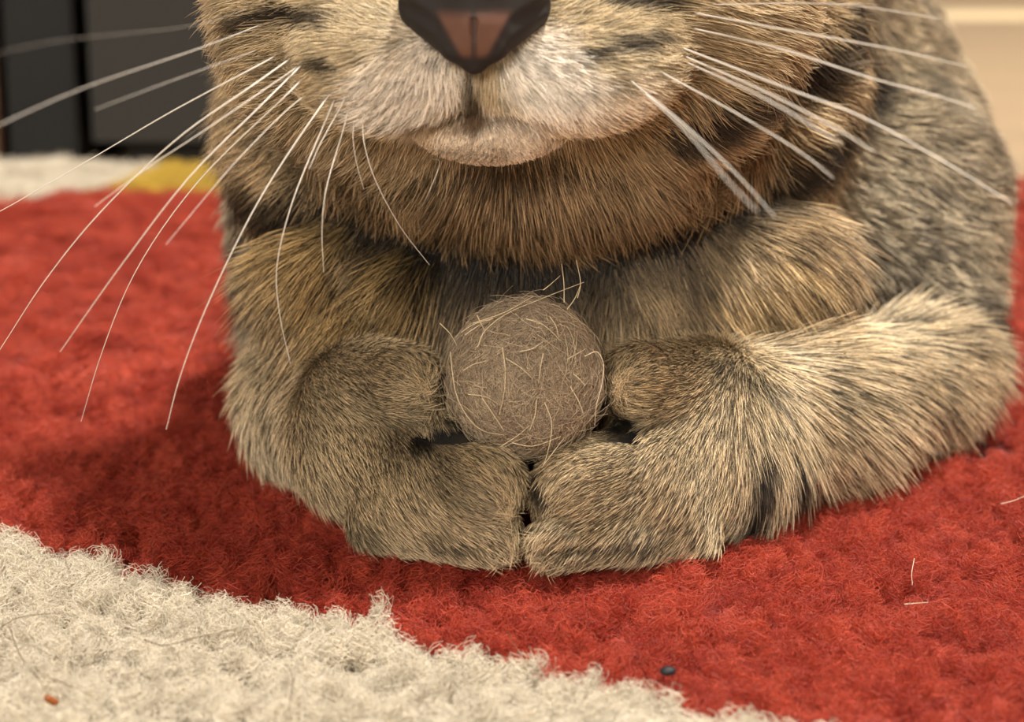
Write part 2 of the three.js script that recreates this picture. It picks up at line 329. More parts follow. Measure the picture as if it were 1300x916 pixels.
// growth of the coat per region: direction (away from a point, or fixed, or along a bone), hair length, lift, clumps per square millimetre, colour, which fur it belongs to
const AWAY = (x, y, z, g) => ({ from: [x, y, z], g });
const COATS = {
  body: { dir: [0.55, -0.35, -0.1], len: 7.5, lift: 0.62, dens: 0.55, col: COAT.grey, fur: 'body_fur' },
  flank: { dir: [-0.5, -0.75, -0.4], len: 9, lift: 0.45, dens: 0.45, col: COAT.grey, fur: 'body_fur' },
  neck: { away: AWAY(0, 80, -30, 0.5), len: 14, lift: 0.4, dens: 0.45, col: COAT.tan, fur: 'chest_fur' },
  ruff: { away: AWAY(-4, 78, -40, 0.25), len: 11, lift: 0.42, dens: 0.75, col: COAT.tan, fur: 'chest_fur' },
  ruffleft: { away: AWAY(4, 78, -40, 0.4), len: 11, lift: 0.42, dens: 0.7, col: COAT.tan, fur: 'chest_fur' },
  chest: { away: AWAY(2, 62, -50, 0.7), len: 12, lift: 0.4, dens: 0.7, col: mix3(COAT.tan, COAT.warm, 0.25).map((v) => v * 1.1), fur: 'chest_fur' },
  throat: { away: AWAY(0, 80, -28, 0.9), len: 11.5, lift: 0.3, dens: 0.85, col: mix3(COAT.warm, COAT.tan, 0.25), fur: 'chest_fur' },
  head: { away: AWAY(-6, 86, 14, 0.05), len: 6, lift: 0.35, dens: 0.9, col: COAT.tan, fur: 'head_fur' },
  cheek: { away: AWAY(-4, 84, 8, 0.2), len: 7.5, lift: 0.35, dens: 0.9, col: mix3(COAT.tan, COAT.warm, 0.2), fur: 'head_fur' },
  cheekleft: { away: AWAY(-4, 84, 8, 0.15), len: 7.5, lift: 0.38, dens: 0.9, col: mix3(COAT.tan, COAT.light, 0.45), fur: 'head_fur' },
  muzzle: { away: AWAY(-6.5, 83, 14, 0.05), len: 3.6, lift: 0.3, dens: 2.8, col: mix3(COAT.tan, COAT.light, 0.55), fur: 'head_fur' },
  chin: { away: AWAY(-5, 74, 2, 0.6), len: 1.2, lift: 0.3, dens: 6.0, col: COAT.pink, fur: 'head_fur' },
  armleft: { bone: 0.55, dir: [-0.25, -0.8, 0.1], len: 6.2, lift: 0.5, dens: 1.5, col: mix3(COAT.tan, COAT.light, 0.35), fur: 'foreleg_fur' },
  pawleft: { bone: 0.9, dir: [-0.1, -0.6, 0.2], len: 3.5, lift: 0.55, dens: 3.4, col: COAT.tan, fur: 'foreleg_fur' },
  toeleft: { bone: 1, dir: [0.15, -0.3, 0.1], len: 2.9, lift: 0.5, dens: 5, col: COAT.tan, fur: 'foreleg_fur' },
  toelow: { bone: 0.8, dir: [0.1, -0.6, 0.2], len: 3.2, lift: 0.45, dens: 4.4, col: mix3(COAT.tan, COAT.light, 0.1), fur: 'foreleg_fur' },
  armright: { bone: -0.25, dir: [0.5, -0.75, -0.1], len: 9, lift: 0.42, dens: 1.5, col: mix3(COAT.light, COAT.tan, 0.6), fur: 'foreleg_fur' },
  pawright: { bone: 0.45, dir: [0.0, -0.8, 0.2], len: 3.9, lift: 0.52, dens: 3.2, col: mix3(COAT.tan, COAT.light, 0.25), fur: 'foreleg_fur' },
  toeright: { bone: 1, dir: [-0.1, -0.35, 0.1], len: 2.9, lift: 0.5, dens: 5, col: COAT.tan, fur: 'foreleg_fur' },
  toelowright: { bone: 0.7, dir: [-0.1, -0.7, 0.2], len: 3.4, lift: 0.45, dens: 4.4, col: mix3(COAT.tan, COAT.light, 0.2), fur: 'foreleg_fur' },
};
const BONE = PRIMS.map((o) => { if (o[0] !== 'cap') return [0, 0, 0]; const d = [o[7] - o[3], o[8] - o[4], o[9] - o[5]], l = Math.hypot(...d); return d.map((x) => x / l); });
// tabby markings, plus shade and lit fur painted into the coat: dark or pale strokes along points of the skin: [strength, half width, colour, x, y, z, ...]
const MARKS = [
  // necklace bars on the chest and neck
  [0.95, 3.6, 'dark', -51.3, 53.5, -62.8, -43.4, 49.5, -52.2, -32.1, 47.6, -45.3, -24.6, 44.4, -43.4, -17.8, 41.6, -41],
  [0.9, 3.4, 'dark', -17.8, 41.6, -41, -6, 40.5, -40.1, 7.2, 40.5, -40, 15.1, 42.2, -40.8, 24.5, 45.1, -42.5],
  [0.97, 4.6, 'dark', 24.4, 45.7, -42, 37.9, 50.2, -49.2, 47.6, 55.6, -55.7, 53.4, 59.2, -61.8, 63.7, 62.7, -95],
  [0.95, 3.4, 'dark', 23, 65, -13.6, 27.7, 66.5, -13.3, 33.3, 69.8, -13.9, 46.4, 71, -50.9, 53.3, 77.3, -59.5, 54.4, 81, -62.9],
  [0.8, 2.2, 'dark', -38.8, 65.1, -22.7, -32.5, 62.2, -20.5, -28.3, 58.2, -28.1],
  [0.6, 1.8, 'dark', 61.9, 70.2, -95.3, 63.7, 62.7, -95, 55.3, 60.2, -65.2],
  [0.5, 2.0, 'dark', -56.3, 28.5, -97.4, -50.6, 23.9, -87.5, -45.4, 22.1, -81.6],
  // spots and streaks of the face
  [0.95, 0.8, 'dark', -41.4, 80.5, -14.1, -33.6, 82.2, -6.7, -31.3, 81.9, -3.3],
  [0.9, 1.1, 'dark', -34, 82.6, -7.3, -26.9, 81.5, 3.6],
  [0.5, 1.2, 'dark', -48.8, 75.8, -26.5, -39.5, 79.2, -12.4],
  [0.85, 0.8, 'dark', -28.8, 76.2, 5.7, -26, 75.9, 7.5],
  [0.55, 1.0, 'dark', -37.3, 74.1, -11.9, -31.7, 76.7, 1.9],
  [0.85, 0.8, 'dark', 6.5, 77.3, 8.7, 10.3, 78.4, 8.3],
  [0.9, 0.9, 'dark', 12, 78.7, 7.6, 14.5, 79.1, 6.6],
  [0.8, 0.7, 'dark', 16.1, 79.7, 5.4, 19.2, 79.9, 2.2],
  [0.9, 1.5, 'dark', 11.3, 83.8, 2.5, 18.9, 84.4, -2.8],
  [0.5, 0.7, 'dark', -3.1, 73.1, 5.8, -2.6, 73.1, 6],
  [0.4, 0.7, 'dark', 0.4, 72.1, 6.7, 1.3, 72.1, 7],
  [0.4, 0.7, 'dark', 4.1, 72.2, 7.9, 4.8, 72.4, 8.1],
  [0.45, 0.8, 'dark', 7.3, 73.4, 8.7, 12.3, 74.2, 8.1],
  // pale muzzle
  [0.95, 4.4, 'white', -19.6, 71.5, 7.9, -14.6, 74.2, 8, -13, 75.8, 7.5],
  [0.95, 4.4, 'white', 0.7, 76.9, 7.7, 1.8, 74.7, 8, 4.6, 72, 7.9],
  [0.6, 3.0, 'white', -12, 71.2, 5.4, -21, 68.3, 4.8],
  [0.6, 3.0, 'pink', -3.1, 69.3, 1.5, 8, 68.3, 4.8, 14.6, 71.9, 6.5],
  // mouth and the groove under the nose
  [0.85, 1.2, 'dark', -7.8, 74, 5.5, -7.2, 69, 0.9, -7, 67.9, 1],
  [0.7, 1.3, 'brown', -7.2, 67.9, 1, -12.2, 68.3, 0.9, -16, 67.7, 3.2],
  [0.6, 1.3, 'brown', -7.2, 67.9, 1, -2, 68.7, 1, 2.5, 68.7, 4.4],
  // bars on the forelegs, then painted toe-gap shade and chest and foreleg patches
  [0.7, 1.5, 'dark', 45.3, 21.7, -34.7, 46, 19, -29.6, 47.9, 15.2, -28.6],
  [0.95, 1.5, 'dark', 36.3, 15.7, -13, 37.6, 9, -13.6, 38.1, 4, -17],
  [0.95, 1.4, 'dark', 42.5, 14, -18.7, 44, 7.7, -22.1, 46.1, -0.2, -36.6],
  [0.85, 1.4, 'dark', 62.1, 15, -97.4, 59.5, 21.2, -48, 61.6, 16.8, -43.4],
  [0.85, 1.4, 'dark', 67.9, 18.2, -86.8, 68.6, 18.5, -59.3, 69.4, 13.9, -54.7],
  [0.85, 1.4, 'dark', 75.2, 20.1, -78.3, 76.6, 18.2, -66.6],
  [0.45, 1.6, 'dark', 31.2, 25.9, -20.3, 37.2, 23.6, -22],
  [0.5, 1.6, 'dark', -40.4, 18, -38.7, -41.8, 12.7, -37.8, -41.4, 8.5, -38],
  [0.35, 2.4, 'dark', -40.5, 0.8, -44.8, -30.6, 3.2, -19.4, -25.2, 3, -6.3],
  [0.35, 2.6, 'dark', -25.9, 23.6, -11.9, -20.2, 20.6, -8.8, -19.5, 17.8, -5.4],
  [0.35, 2.2, 'dark', -13.3, 15.7, 0, -9, 10.9, 4.4],
  [0.75, 0.5, 'dark', -15.2, 3.8, -0.4, -7.9, 5, 3.1, -1.4, 4.3, 0.3],  // crease shade under the left toe, painted as a thin dark line
  [0.8, 0.5, 'dark', 3.9, 4.9, 4.9, 12.2, 5, 3.1, 22.1, 4, -2.1],  // same painted crease shade under the right toe
  [0.97, 2.0, 'black', -15.8, 18.7, -4.8, -13, 18.7, -8.9, -10.5, 18.9, -9.5],  // black painted into the left toe gap as its shade
  [0.97, 2.0, 'black', 13.3, 12.5, -40.6, 15.1, 17.4, -14.4, 17.1, 17.6, -10],  // right toe gap, its shade painted black
  [0.9, 1.4, 'black', 2.6, 13.5, -3, 3.2, 12, 1.6],  // painted dark of the gap where the paw tips meet
  [0.55, 4.5, 'gold', -40.4, 41, -53.7, -33.8, 41.7, -42.2],
  [0.55, 4.0, 'gold', -31, 35.5, -39.3, -21.8, 32.4, -38],
  [0.5, 3.5, 'gold', -21.7, 37.8, -37.9, -17.8, 35.2, -37.7],
  [0.5, 3.0, 'dark', -9.9, 37.3, -40.7, -0.7, 36.8, -39.9, 12.5, 37.3, -40.6],
  [0.35, 2.6, 'light', 75.4, 75.9, -123.1, 71.9, 64.6, -107.3, 67.5, 51, -92.3, 59.9, 36.3, -88.7],  // lit edge of the ruff painted in pale
  [0.5, 3.0, 'light', 10.5, 29.1, -37.8, 17.9, 27.6, -38.6, 26, 26.1, -40.3],
  [0.4, 2.5, 'light', -16.6, 27.9, -40, -10.6, 29.5, -39.1],
  [0.4, 3.0, 'gold', 31.5, 33.2, -44, 42.1, 38.6, -44.3, 56.4, 38.3, -86],  // lit hair tips put into the colour
  [0.5, 1.6, 'dark', 23.9, 31.2, -40.7, 27.7, 36.6, -44.3],  // shade of the chest fold painted dark
  [0.8, 3.2, 'dark', 82.9, 21.7, -83.3, 89.5, 17.6, -88, 90.9, 13.8, -85.3, 88.5, 7, -81.2],
  [0.45, 4.0, 'light', 43.8, 22, -33.6, 56.6, 22.7, -47.6, 69.7, 20.1, -65],  // brightly lit top of the right forearm, painted paler
  [0.5, 3.0, 'light', -50.4, 17, -84.9, -52.2, 13.4, -74.5, -45.4, 12.6, -43.4],  // light on the left forearm painted into the coat
];
function markDistance(m, x, y, z) {
  let best = 1e9;
  for (let i = 3; i + 5 < m.length; i += 3) {
    const ax = m[i], ay = m[i + 1], az = m[i + 2], bx = m[i + 3] - ax, by = m[i + 4] - ay, bz = m[i + 5] - az, px = x - ax, py = y - ay, pz = z - az, t = Math.min(1, Math.max(0, (px * bx + py * by + pz * bz) / (bx * bx + by * by + bz * bz + 1e-9)));
    best = Math.min(best, Math.hypot(px - bx * t, py - by * t, pz - bz * t));
  }
  return best;
}
const MARK_BOX = MARKS.map((m) => { const b = [1e9, 1e9, 1e9, -1e9, -1e9, -1e9]; for (let i = 3; i < m.length; i += 3) for (let k = 0; k < 3; k++) { b[k] = Math.min(b[k], m[i + k] - m[1] * 2.5); b[k + 3] = Math.max(b[k + 3], m[i + k] + m[1] * 2.5); } return b; });
function coatAt(x, y, z) {      // blended growth and colour at a point of the skin
  bodySDF(x, y, z);
  let low = 1e9; for (let k = 0; k < PRIMS.length; k++) low = Math.min(low, dists[k]);
  const out = { dir: [0, 0, 0], len: 0, lift: 0, dens: 0, col: [0, 0, 0], fur: 'body_fur' }; let sum = 0, top = 0;
  for (let k = 0; k < PRIMS.length; k++) {
    const w = Math.exp(-(dists[k] - low) / 1.8); if (w < 0.02) continue;
    const c = COATS[PRIMS[k][1]]; let d = c.dir;
    if (c.away) { const a = c.away; d = [x - a.from[0], y - a.from[1], z - a.from[2]]; const l = Math.hypot(...d) || 1; d = [d[0] / l, d[1] / l - a.g, d[2] / l]; } else if (c.bone) d = [0, 1, 2].map((i) => BONE[k][i] * c.bone + c.dir[i]);
    const dl = Math.hypot(...d) || 1;
    for (let i = 0; i < 3; i++) { out.dir[i] += w * d[i] / dl; out.col[i] += w * c.col[i]; }
    out.len += w * c.len; out.lift += w * c.lift; out.dens += w * c.dens; sum += w;
    if (w > top) { top = w; out.fur = c.fur; }
  }
  out.len /= sum; out.lift /= sum; out.dens /= sum; out.col = out.col.map((v) => v / sum);
  const mottle = vnoise(x * 0.11, y * 0.11, z * 0.11) * 0.5 + vnoise(x * 0.3, y * 0.3, z * 0.3) * 0.35;
  out.col = out.col.map((v) => v * (1 + 0.22 * mottle));
  if (out.fur === 'body_fur') { const v = vnoise(x * 0.4 + 7, y * 0.5, z * 0.4) + 0.5 * vnoise(x * 0.14, y * 0.2, z * 0.14 + 3); out.col = mix3(out.col, COAT.dark, 0.6 * smooth(-0.05, 0.6, v)); out.col = mix3(out.col, COAT.light, 0.4 * smooth(0.1, 0.7, -v)); }
  for (let k = 0; k < MARKS.length; k++) {
    const b = MARK_BOX[k]; if (x < b[0] || y < b[1] || z < b[2] || x > b[3] || y > b[4] || z > b[5]) continue;
    const m = MARKS[k], d = markDistance(m, x, y, z) + vnoise(x * 0.7, y * 0.7, z * 0.7 + 40) * 0.35 * m[1];
    const s = m[0] * (1 - smooth(m[1] * 0.6, m[1] * 1.7, d)); if (s > 0) out.col = mix3(out.col, COAT[m[2]], s);
  }
  return out;
}
let skinSurface;
const skinMaterial = new THREE.MeshStandardMaterial({ vertexColors: true, roughness: 0.95 });
{
  const S = surface(bodySDF, [-78, -2, -372], [150, 176, 22], 1.7), col = [], nor = [];
  for (let i = 0; i < S.pos.length; i += 3) { const c = coatAt(S.pos[i], S.pos[i + 1], S.pos[i + 2]).col; const hollow = CUTS.some((q, n) => (n < 2 || n === 7 ? 0.9 : n === 5 || n === 6 ? 0.5 : -9) > capsule(S.pos[i], S.pos[i + 1], S.pos[i + 2], q, 0)), k = hollow ? 0.06 : Math.hypot(S.pos[i] + 5, S.pos[i + 1] - 65, S.pos[i + 2]) < 13 ? 1 : 0.6; col.push(c[0] * k, c[1] * k * 0.97, c[2] * k * 0.93); nor.push(...normalAt(bodySDF, S.pos[i], S.pos[i + 1], S.pos[i + 2])); }  // skin darkened along the toe cuts, gap shade put into its colour
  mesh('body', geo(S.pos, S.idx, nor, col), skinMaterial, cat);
  skinSurface = S;
}
// fur: locks of several hairs, scattered over the skin
function lock(seed, hairs, spread, L, r, bend, wild, gather, even = false) {
  reseed(seed); const S = new Strands();
  for (let h = 0; h < hairs; h++) {
    const a = rnd() * 6.283, q = Math.sqrt(rnd()) * spread, x0 = Math.cos(a) * q, z0 = Math.sin(a) * q, l = L * (0.55 + 0.55 * rnd()) * (h === 0 ? 1.5 : 1), tx = gauss() * wild, tz = gauss() * wild, cv = bend * (0.5 + rnd()), N = 5, pts = [], kind = rnd();
    for (let k = 0; k <= N; k++) { const t = k / N; pts.push([x0 * (1 - gather * t) + tx * l * t, l * t * (1 - 0.25 * cv * t), z0 * (1 - gather * t) + tz * l * t + cv * l * t * t]); }
    const tone = 0.7 + 0.6 * rnd(), rr = r * (0.75 + 0.5 * rnd());
    // banded (agouti) hairs: dull base, pale band, some with a dark tip
    S.add(pts, (t) => rr * (t > 0.99 ? 0.1 : 1 - 0.6 * t * t), 3, (t) => { const base = even ? (kind < 0.15 ? (t < 0.5 ? 0.85 : 0.4) : 0.6 + 0.75 * smooth(0.15, 0.7, t)) : kind < 0.32 ? (t < 0.5 ? 0.7 : 0.16) : kind < 0.66 ? 0.28 + 0.9 * smooth(0.2, 0.65, t) : 0.3 + 1.45 * smooth(0.35, 0.8, t); return [tone * base, tone * base * (0.96 + 0.04 * t), tone * base * (0.88 + 0.14 * t)]; });
  }
  return S.geometry();
}
const furMaterial = new THREE.MeshStandardMaterial({ roughness: 0.55, vertexColors: true });
const LOCKS = {
  body_fur: [lock(21, 14, 1.5, 10, 0.10, 0.35, 0.16, 0.3), lock(22, 14, 1.5, 10, 0.10, 0.25, 0.2, 0.5)],
  chest_fur: [lock(23, 20, 1.4, 10, 0.062, 0.3, 0.12, 0.45), lock(24, 20, 1.4, 10, 0.062, 0.2, 0.16, 0.6)],
  head_fur: [lock(25, 15, 1.2, 10, 0.085, 0.3, 0.14, 0.3, true), lock(26, 15, 1.2, 10, 0.085, 0.2, 0.18, 0.5, true)],
  foreleg_fur: [lock(27, 12, 1.1, 10, 0.08, 0.34, 0.16, 0.25), lock(28, 12, 1.1, 10, 0.08, 0.24, 0.2, 0.4)],
};
{
  reseed(404);
  const S = skinSurface, P = S.pos, rows = {};
  for (const k of Object.keys(LOCKS)) rows[k] = [[], []];
  const X = new THREE.Vector3(), Y = new THREE.Vector3(), Z = new THREE.Vector3();
  for (let t = 0; t < S.idx.length; t += 3) {
    const a = S.idx[t] * 3, b = S.idx[t + 1] * 3, c = S.idx[t + 2] * 3;
    const ux = P[b] - P[a], uy = P[b + 1] - P[a + 1], uz = P[b + 2] - P[a + 2], vx = P[c] - P[a], vy = P[c + 1] - P[a + 1], vz = P[c + 2] - P[a + 2];
    const area = 0.5 * Math.hypot(uy * vz - uz * vy, uz * vx - ux * vz, ux * vy - uy * vx), cx = P[a], cy = P[a + 1], cz = P[a + 2];
    const sparse = cz < -215 || cy > 112;
    const co0 = coatAt(cx, cy, cz); let want = area * co0.dens * (sparse ? 0.3 : 1.35);
    if (cy < 0.3) want *= 0.15;
    let n = Math.floor(want); if (rnd() < want - n) n++;
    for (let q = 0; q < n; q++) {
      let r1 = rnd(), r2 = rnd(); if (r1 + r2 > 1) { r1 = 1 - r1; r2 = 1 - r2; }
      const x = P[a] + ux * r1 + vx * r2, y = P[a + 1] + uy * r1 + vy * r2, z = P[a + 2] + uz * r1 + vz * r2;
      const co = coatAt(x, y, z), N = normalAt(bodySDF, x, y, z);
      if (CUTS.some((c, i) => (i < 2 || i === 7 ? 1.1 : i === 5 || i === 6 ? 0.3 : -9) > capsule(x, y, z, c, 0))) continue;           // hollows between the toes
      if (z > 3 && y > 76 && y < 92 && Math.abs(x + 7.2) < Math.min(9.5, (y - 75) * 0.8 + 0.6)) continue;             // bare nose
      const wob = [vnoise(x * 0.16, y * 0.16, z * 0.16 + 11), vnoise(x * 0.16, y * 0.16 + 31, z * 0.16), vnoise(x * 0.16 + 57, y * 0.16, z * 0.16)];
      let d = [0, 1, 2].map((i) => co.dir[i] / 1.0 + wob[i] * (co.fur === 'foreleg_fur' ? 0.22 : 0.45) + gauss() * 0.16), dn = d[0] * N[0] + d[1] * N[1] + d[2] * N[2];
      d = d.map((v, i) => v - dn * N[i]); const dl = Math.hypot(...d) || 1; d = d.map((v) => v / dl);
      const lift = Math.max(0.12, co.lift + gauss() * 0.12 + wob[0] * 0.1), cl = Math.cos(lift), sl = Math.sin(lift);
      Y.set(d[0] * cl + N[0] * sl, d[1] * cl + N[1] * sl, d[2] * cl + N[2] * sl).normalize();
      Z.set(d[0] * sl - N[0] * cl, d[1] * sl - N[1] * cl, d[2] * sl - N[2] * cl).normalize();
      if (y < 3) Y.y = Math.max(Y.y, -y / co.len), Y.normalize();
      X.crossVectors(Y, Z).normalize(); Z.crossVectors(X, Y);
      const len = co.len * (0.75 + 0.5 * rnd()) / 10 * (sparse ? 1.2 : 1), wide = (sparse ? 1.6 : 1) * Math.pow(co.len / 10, 0.55);
      rows[co.fur][rnd() < 0.5 ? 0 : 1].push([x, y, z, X.clone().multiplyScalar(wide), Y.clone().multiplyScalar(len), Z.clone().multiplyScalar(wide), (() => { const t = 0.74 + 0.52 * rnd(); return co.col.map((v) => v * t); })()]);
    }
  }
  let total = 0;
  for (const [name, sets] of Object.entries(rows)) sets.forEach((L, v) => {
    const im = new THREE.InstancedMesh(LOCKS[name][v], furMaterial, L.length); im.name = name; im.userData.kind = 'stuff'; total += L.length;
    L.forEach(([x, y, z, X1, Y1, Z1, c], k) => { M4.makeBasis(X1, Y1, Z1).setPosition(x * MM, y * MM, z * MM); im.setMatrixAt(k, M4); im.setColorAt(k, CO.setRGB(c[0], c[1], c[2])); });
    put(im, cat);
  });
  console.log('locks of fur', total, 'skin triangles', S.idx.length / 3, Object.entries(rows).map(([k, r]) => k + ' ' + r.map((l) => l.length)).join('; '));
}
// nose leather
{
  const lobes = [[-12.6, 84.5, 7.5, 5.2, -9.7, 79.3, 11.2, 2.5], [-1.8, 84.5, 7.5, 5.2, -4.7, 79.3, 11.2, 2.5], [-7.2, 88, 8.5, 6.5, -7.2, 82.5, 10.2, 4.2], [-7.2, 82, 10.5, 3.2, -7.2, 76.6, 10.6, 1.5]];
  const holes = [[-13.2, 82.0, 14.0, 1.2, -10.2, 78.0, 14.6, 0.6], [-13.4, 82.2, 13.6, 1.3, -17.6, 84.4, 10, 0.8], [-1.2, 82.0, 14.0, 1.2, -4.2, 78.0, 14.6, 0.6], [-1.0, 82.2, 13.6, 1.3, 3.2, 84.4, 10, 0.8]];
  const noseSDF = (x, y, z) => {
    let d = 1e9; for (const l of lobes) { const e = capsule(x, y, z, l, 0), h = Math.max(0, 2.4 - Math.abs(d - e)) / 2.4; d = Math.min(d, e) - (d < 1e8 ? h * h * 0.6 : 0); }
    for (const l of holes) { const e = -capsule(x, y, z, l, 0), h = Math.max(0, 0.8 - Math.abs(d - e)) / 0.8; d = Math.max(d, e) + h * h * 0.2; }
    const g = Math.hypot(x + 7.2, z - 14.9) - 0.7; return y < 83 ? Math.max(d, -g) : d;
  };
  const S = surface(noseSDF, [-21, 72, 1], [7, 97, 18], 0.42), col = [], nor = [], black = lin(0x18110f), red = lin(0x5c3b2d);
  for (let i = 0; i < S.pos.length; i += 3) {
    const [x, y, z] = [S.pos[i], S.pos[i + 1], S.pos[i + 2]], ax = Math.abs(x + 7.2), p = smooth(0.7, -0.5, ax - 1.3 - (y - 77.2) * 0.56) * smooth(77.0, 78.4, y) * smooth(84.6, 82.6, y) * smooth(-0.1, 0.7, ax);
    const c = mix3(black, red, p); col.push(...c); nor.push(...normalAt(noseSDF, x, y, z, 0.2));
  }
  mesh('nose', geo(S.pos, S.idx, nor, col), new THREE.MeshStandardMaterial({ vertexColors: true, roughness: 0.75 }), cat);
  // eyes, above the picture's top edge
  for (const s of [-1, 1]) {
    const eye = mesh('eye', new THREE.SphereGeometry(0.0095, 32, 24), new THREE.MeshPhysicalMaterial({ color: 0x6f7434, roughness: 0.15, clearcoat: 1 }), cat); eye.position.set((-2 + s * 19) * MM, 108 * MM, -10.5 * MM);
    const pupil = mesh('pupil', new THREE.SphereGeometry(0.0052, 24, 16).scale(0.6, 1, 0.5), new THREE.MeshStandardMaterial({ color: 0x050505, roughness: 0.2 }), eye); pupil.position.set(s * 0.001, 0, 0.0078);
  }
}
// whiskers
const whiskerMaterial = new THREE.MeshPhysicalMaterial({ color: 0xf6f0e6, roughness: 0.35, transmission: 0.25, thickness: 0 });
const WHISKERS = [
  // on the left of the picture: thickness, points from root to tip
  [0.24, -36.8, 76, -9.9, -37.8, 75.8, 6, -50.5, 69.1, 2, -65, 60.7, -6, -79.8, 52.3, -12, -88.4, 47.9, -16],
  [0.28, -33.6, 76.4, -2, -38, 73.5, 12, -47.8, 66.8, 12, -60, 55.8, 8, -69.4, 45.2, 4, -78.2, 33.2, 0],
  [0.18, -32.3, 75.5, 1.6, -34.7, 74.1, 14, -42.9, 68.8, 22, -50.8, 63.8, 26, -56.4, 59.8, 30],
  [0.26, -31.5, 76, 3.2, -36.8, 70.8, 12, -45.9, 61.9, 18, -56.2, 49.1, 18, -65.3, 37, 16],
  [0.26, -31.6, 73.9, 2.7, -33.5, 72, 8, -47.8, 58.4, 0, -58.9, 43.7, -8, -66, 29.4, -14, -70.6, 17.5, -18],
  [0.16, -30.6, 71.7, 2.6, -32.3, 70.9, 8, -39.2, 64.3, 20, -47.7, 54.4, 28],
  [0.28, -27.5, 72, 6, -28.6, 70.6, 9, -36.9, 58.3, 14, -44.6, 43.3, 16, -48.7, 33.2, 16, -50.9, 25.7, 16],
  [0.24, -27, 71.2, 5.9, -28.1, 68.5, 8, -32.8, 57.1, 12, -35.1, 48.1, 12, -35.1, 40.9, 10, -34, 33.3, 8],
  [0.2, -25.2, 71.9, 7.2, -25.9, 70.5, 8, -28.7, 65.4, 12, -30, 62.4, 14],
  [0.22, -25.2, 69.5, 5.4, -25.7, 67.1, 8, -27.9, 59.3, 12, -28.6, 53.8, 12, -28.7, 47.2, 10],
  [0.16, -24.4, 68.3, 4.1, -24.5, 66, 6, -24.1, 62.3, 6, -23.1, 58.4, 6],
  [0.18, -23.2, 68.3, 4.8, -23, 65.4, 6, -21.7, 60.4, 6, -18.2, 52.3, 2, -14.2, 45.9, -2],
  [0.16, -38.8, 80.5, -11.3, -42.9, 79.8, 26, -46.6, 79, 40, -52, 77.6, 56, -58.7, 74.8, 66, -63, 72.5, 70],
  [0.12, -39.7, 76.6, -12.8, -40.5, 77.8, 26, -46, 76.5, 44, -50.7, 75.1, 54],
  [0.05, -40.7, 82.7, -12.9, -40.9, 84.3, 50, -48.9, 85, 80, -53.6, 84.4, 90],
  // on the right
  [0.27, 24.2, 82.5, -4.5, 35.1, 81.9, 24, 45.6, 80.5, 34, 53.8, 78.9, 41],
  [0.27, 24.2, 80.3, -4.1, 34.1, 79.4, 24, 43.8, 76.7, 34, 51.2, 74.9, 37, 55.3, 73.7, 41],
  [0.29, 22.2, 77.9, -0.1, 32.9, 75.5, 34, 41.7, 72.5, 41, 51.1, 67.5, 44, 58.6, 63.1, 48],
  [0.30, 22.9, 76.5, -1, 30.5, 75, 37, 36.8, 72.2, 48, 41, 69.8, 51],
  [0.28, 22.9, 75.8, -0.9, 28.7, 75.6, 51, 32.8, 73.6, 61, 34.7, 72.5, 65],
  [0.25, 19.1, 74.8, 4.9, 28, 71.5, 34, 33.7, 68.5, 44, 36.8, 66.2, 48],
  [0.24, 14.5, 74, 7.8, 20.4, 70.8, 41, 25.4, 66.5, 54, 28.2, 63.5, 61],
  [0.22, 15.4, 73.2, 7, 18.8, 72.2, 58, 21.6, 69.3, 75, 24, 67, 78],
  [0.2, 26.6, 83.6, -5.9, 42.1, 85.3, 24, 52.5, 84, 31],
  [0.13, -14.6, 58.8, -23.7, -12.7, 60.4, 0, -13.9, 57.5, 0, -15.3, 54.3, -4],
];
for (const w of WHISKERS) {
  const S = new Strands(), pts = curve(triples(w.slice(1)), 28), r = w[0] * 0.5; S.add(pts, (t) => r * (1 - 0.62 * t), 6, () => [1, 1, 1]);
  mesh('whisker', S.geometry(), whiskerMaterial, cat);
}

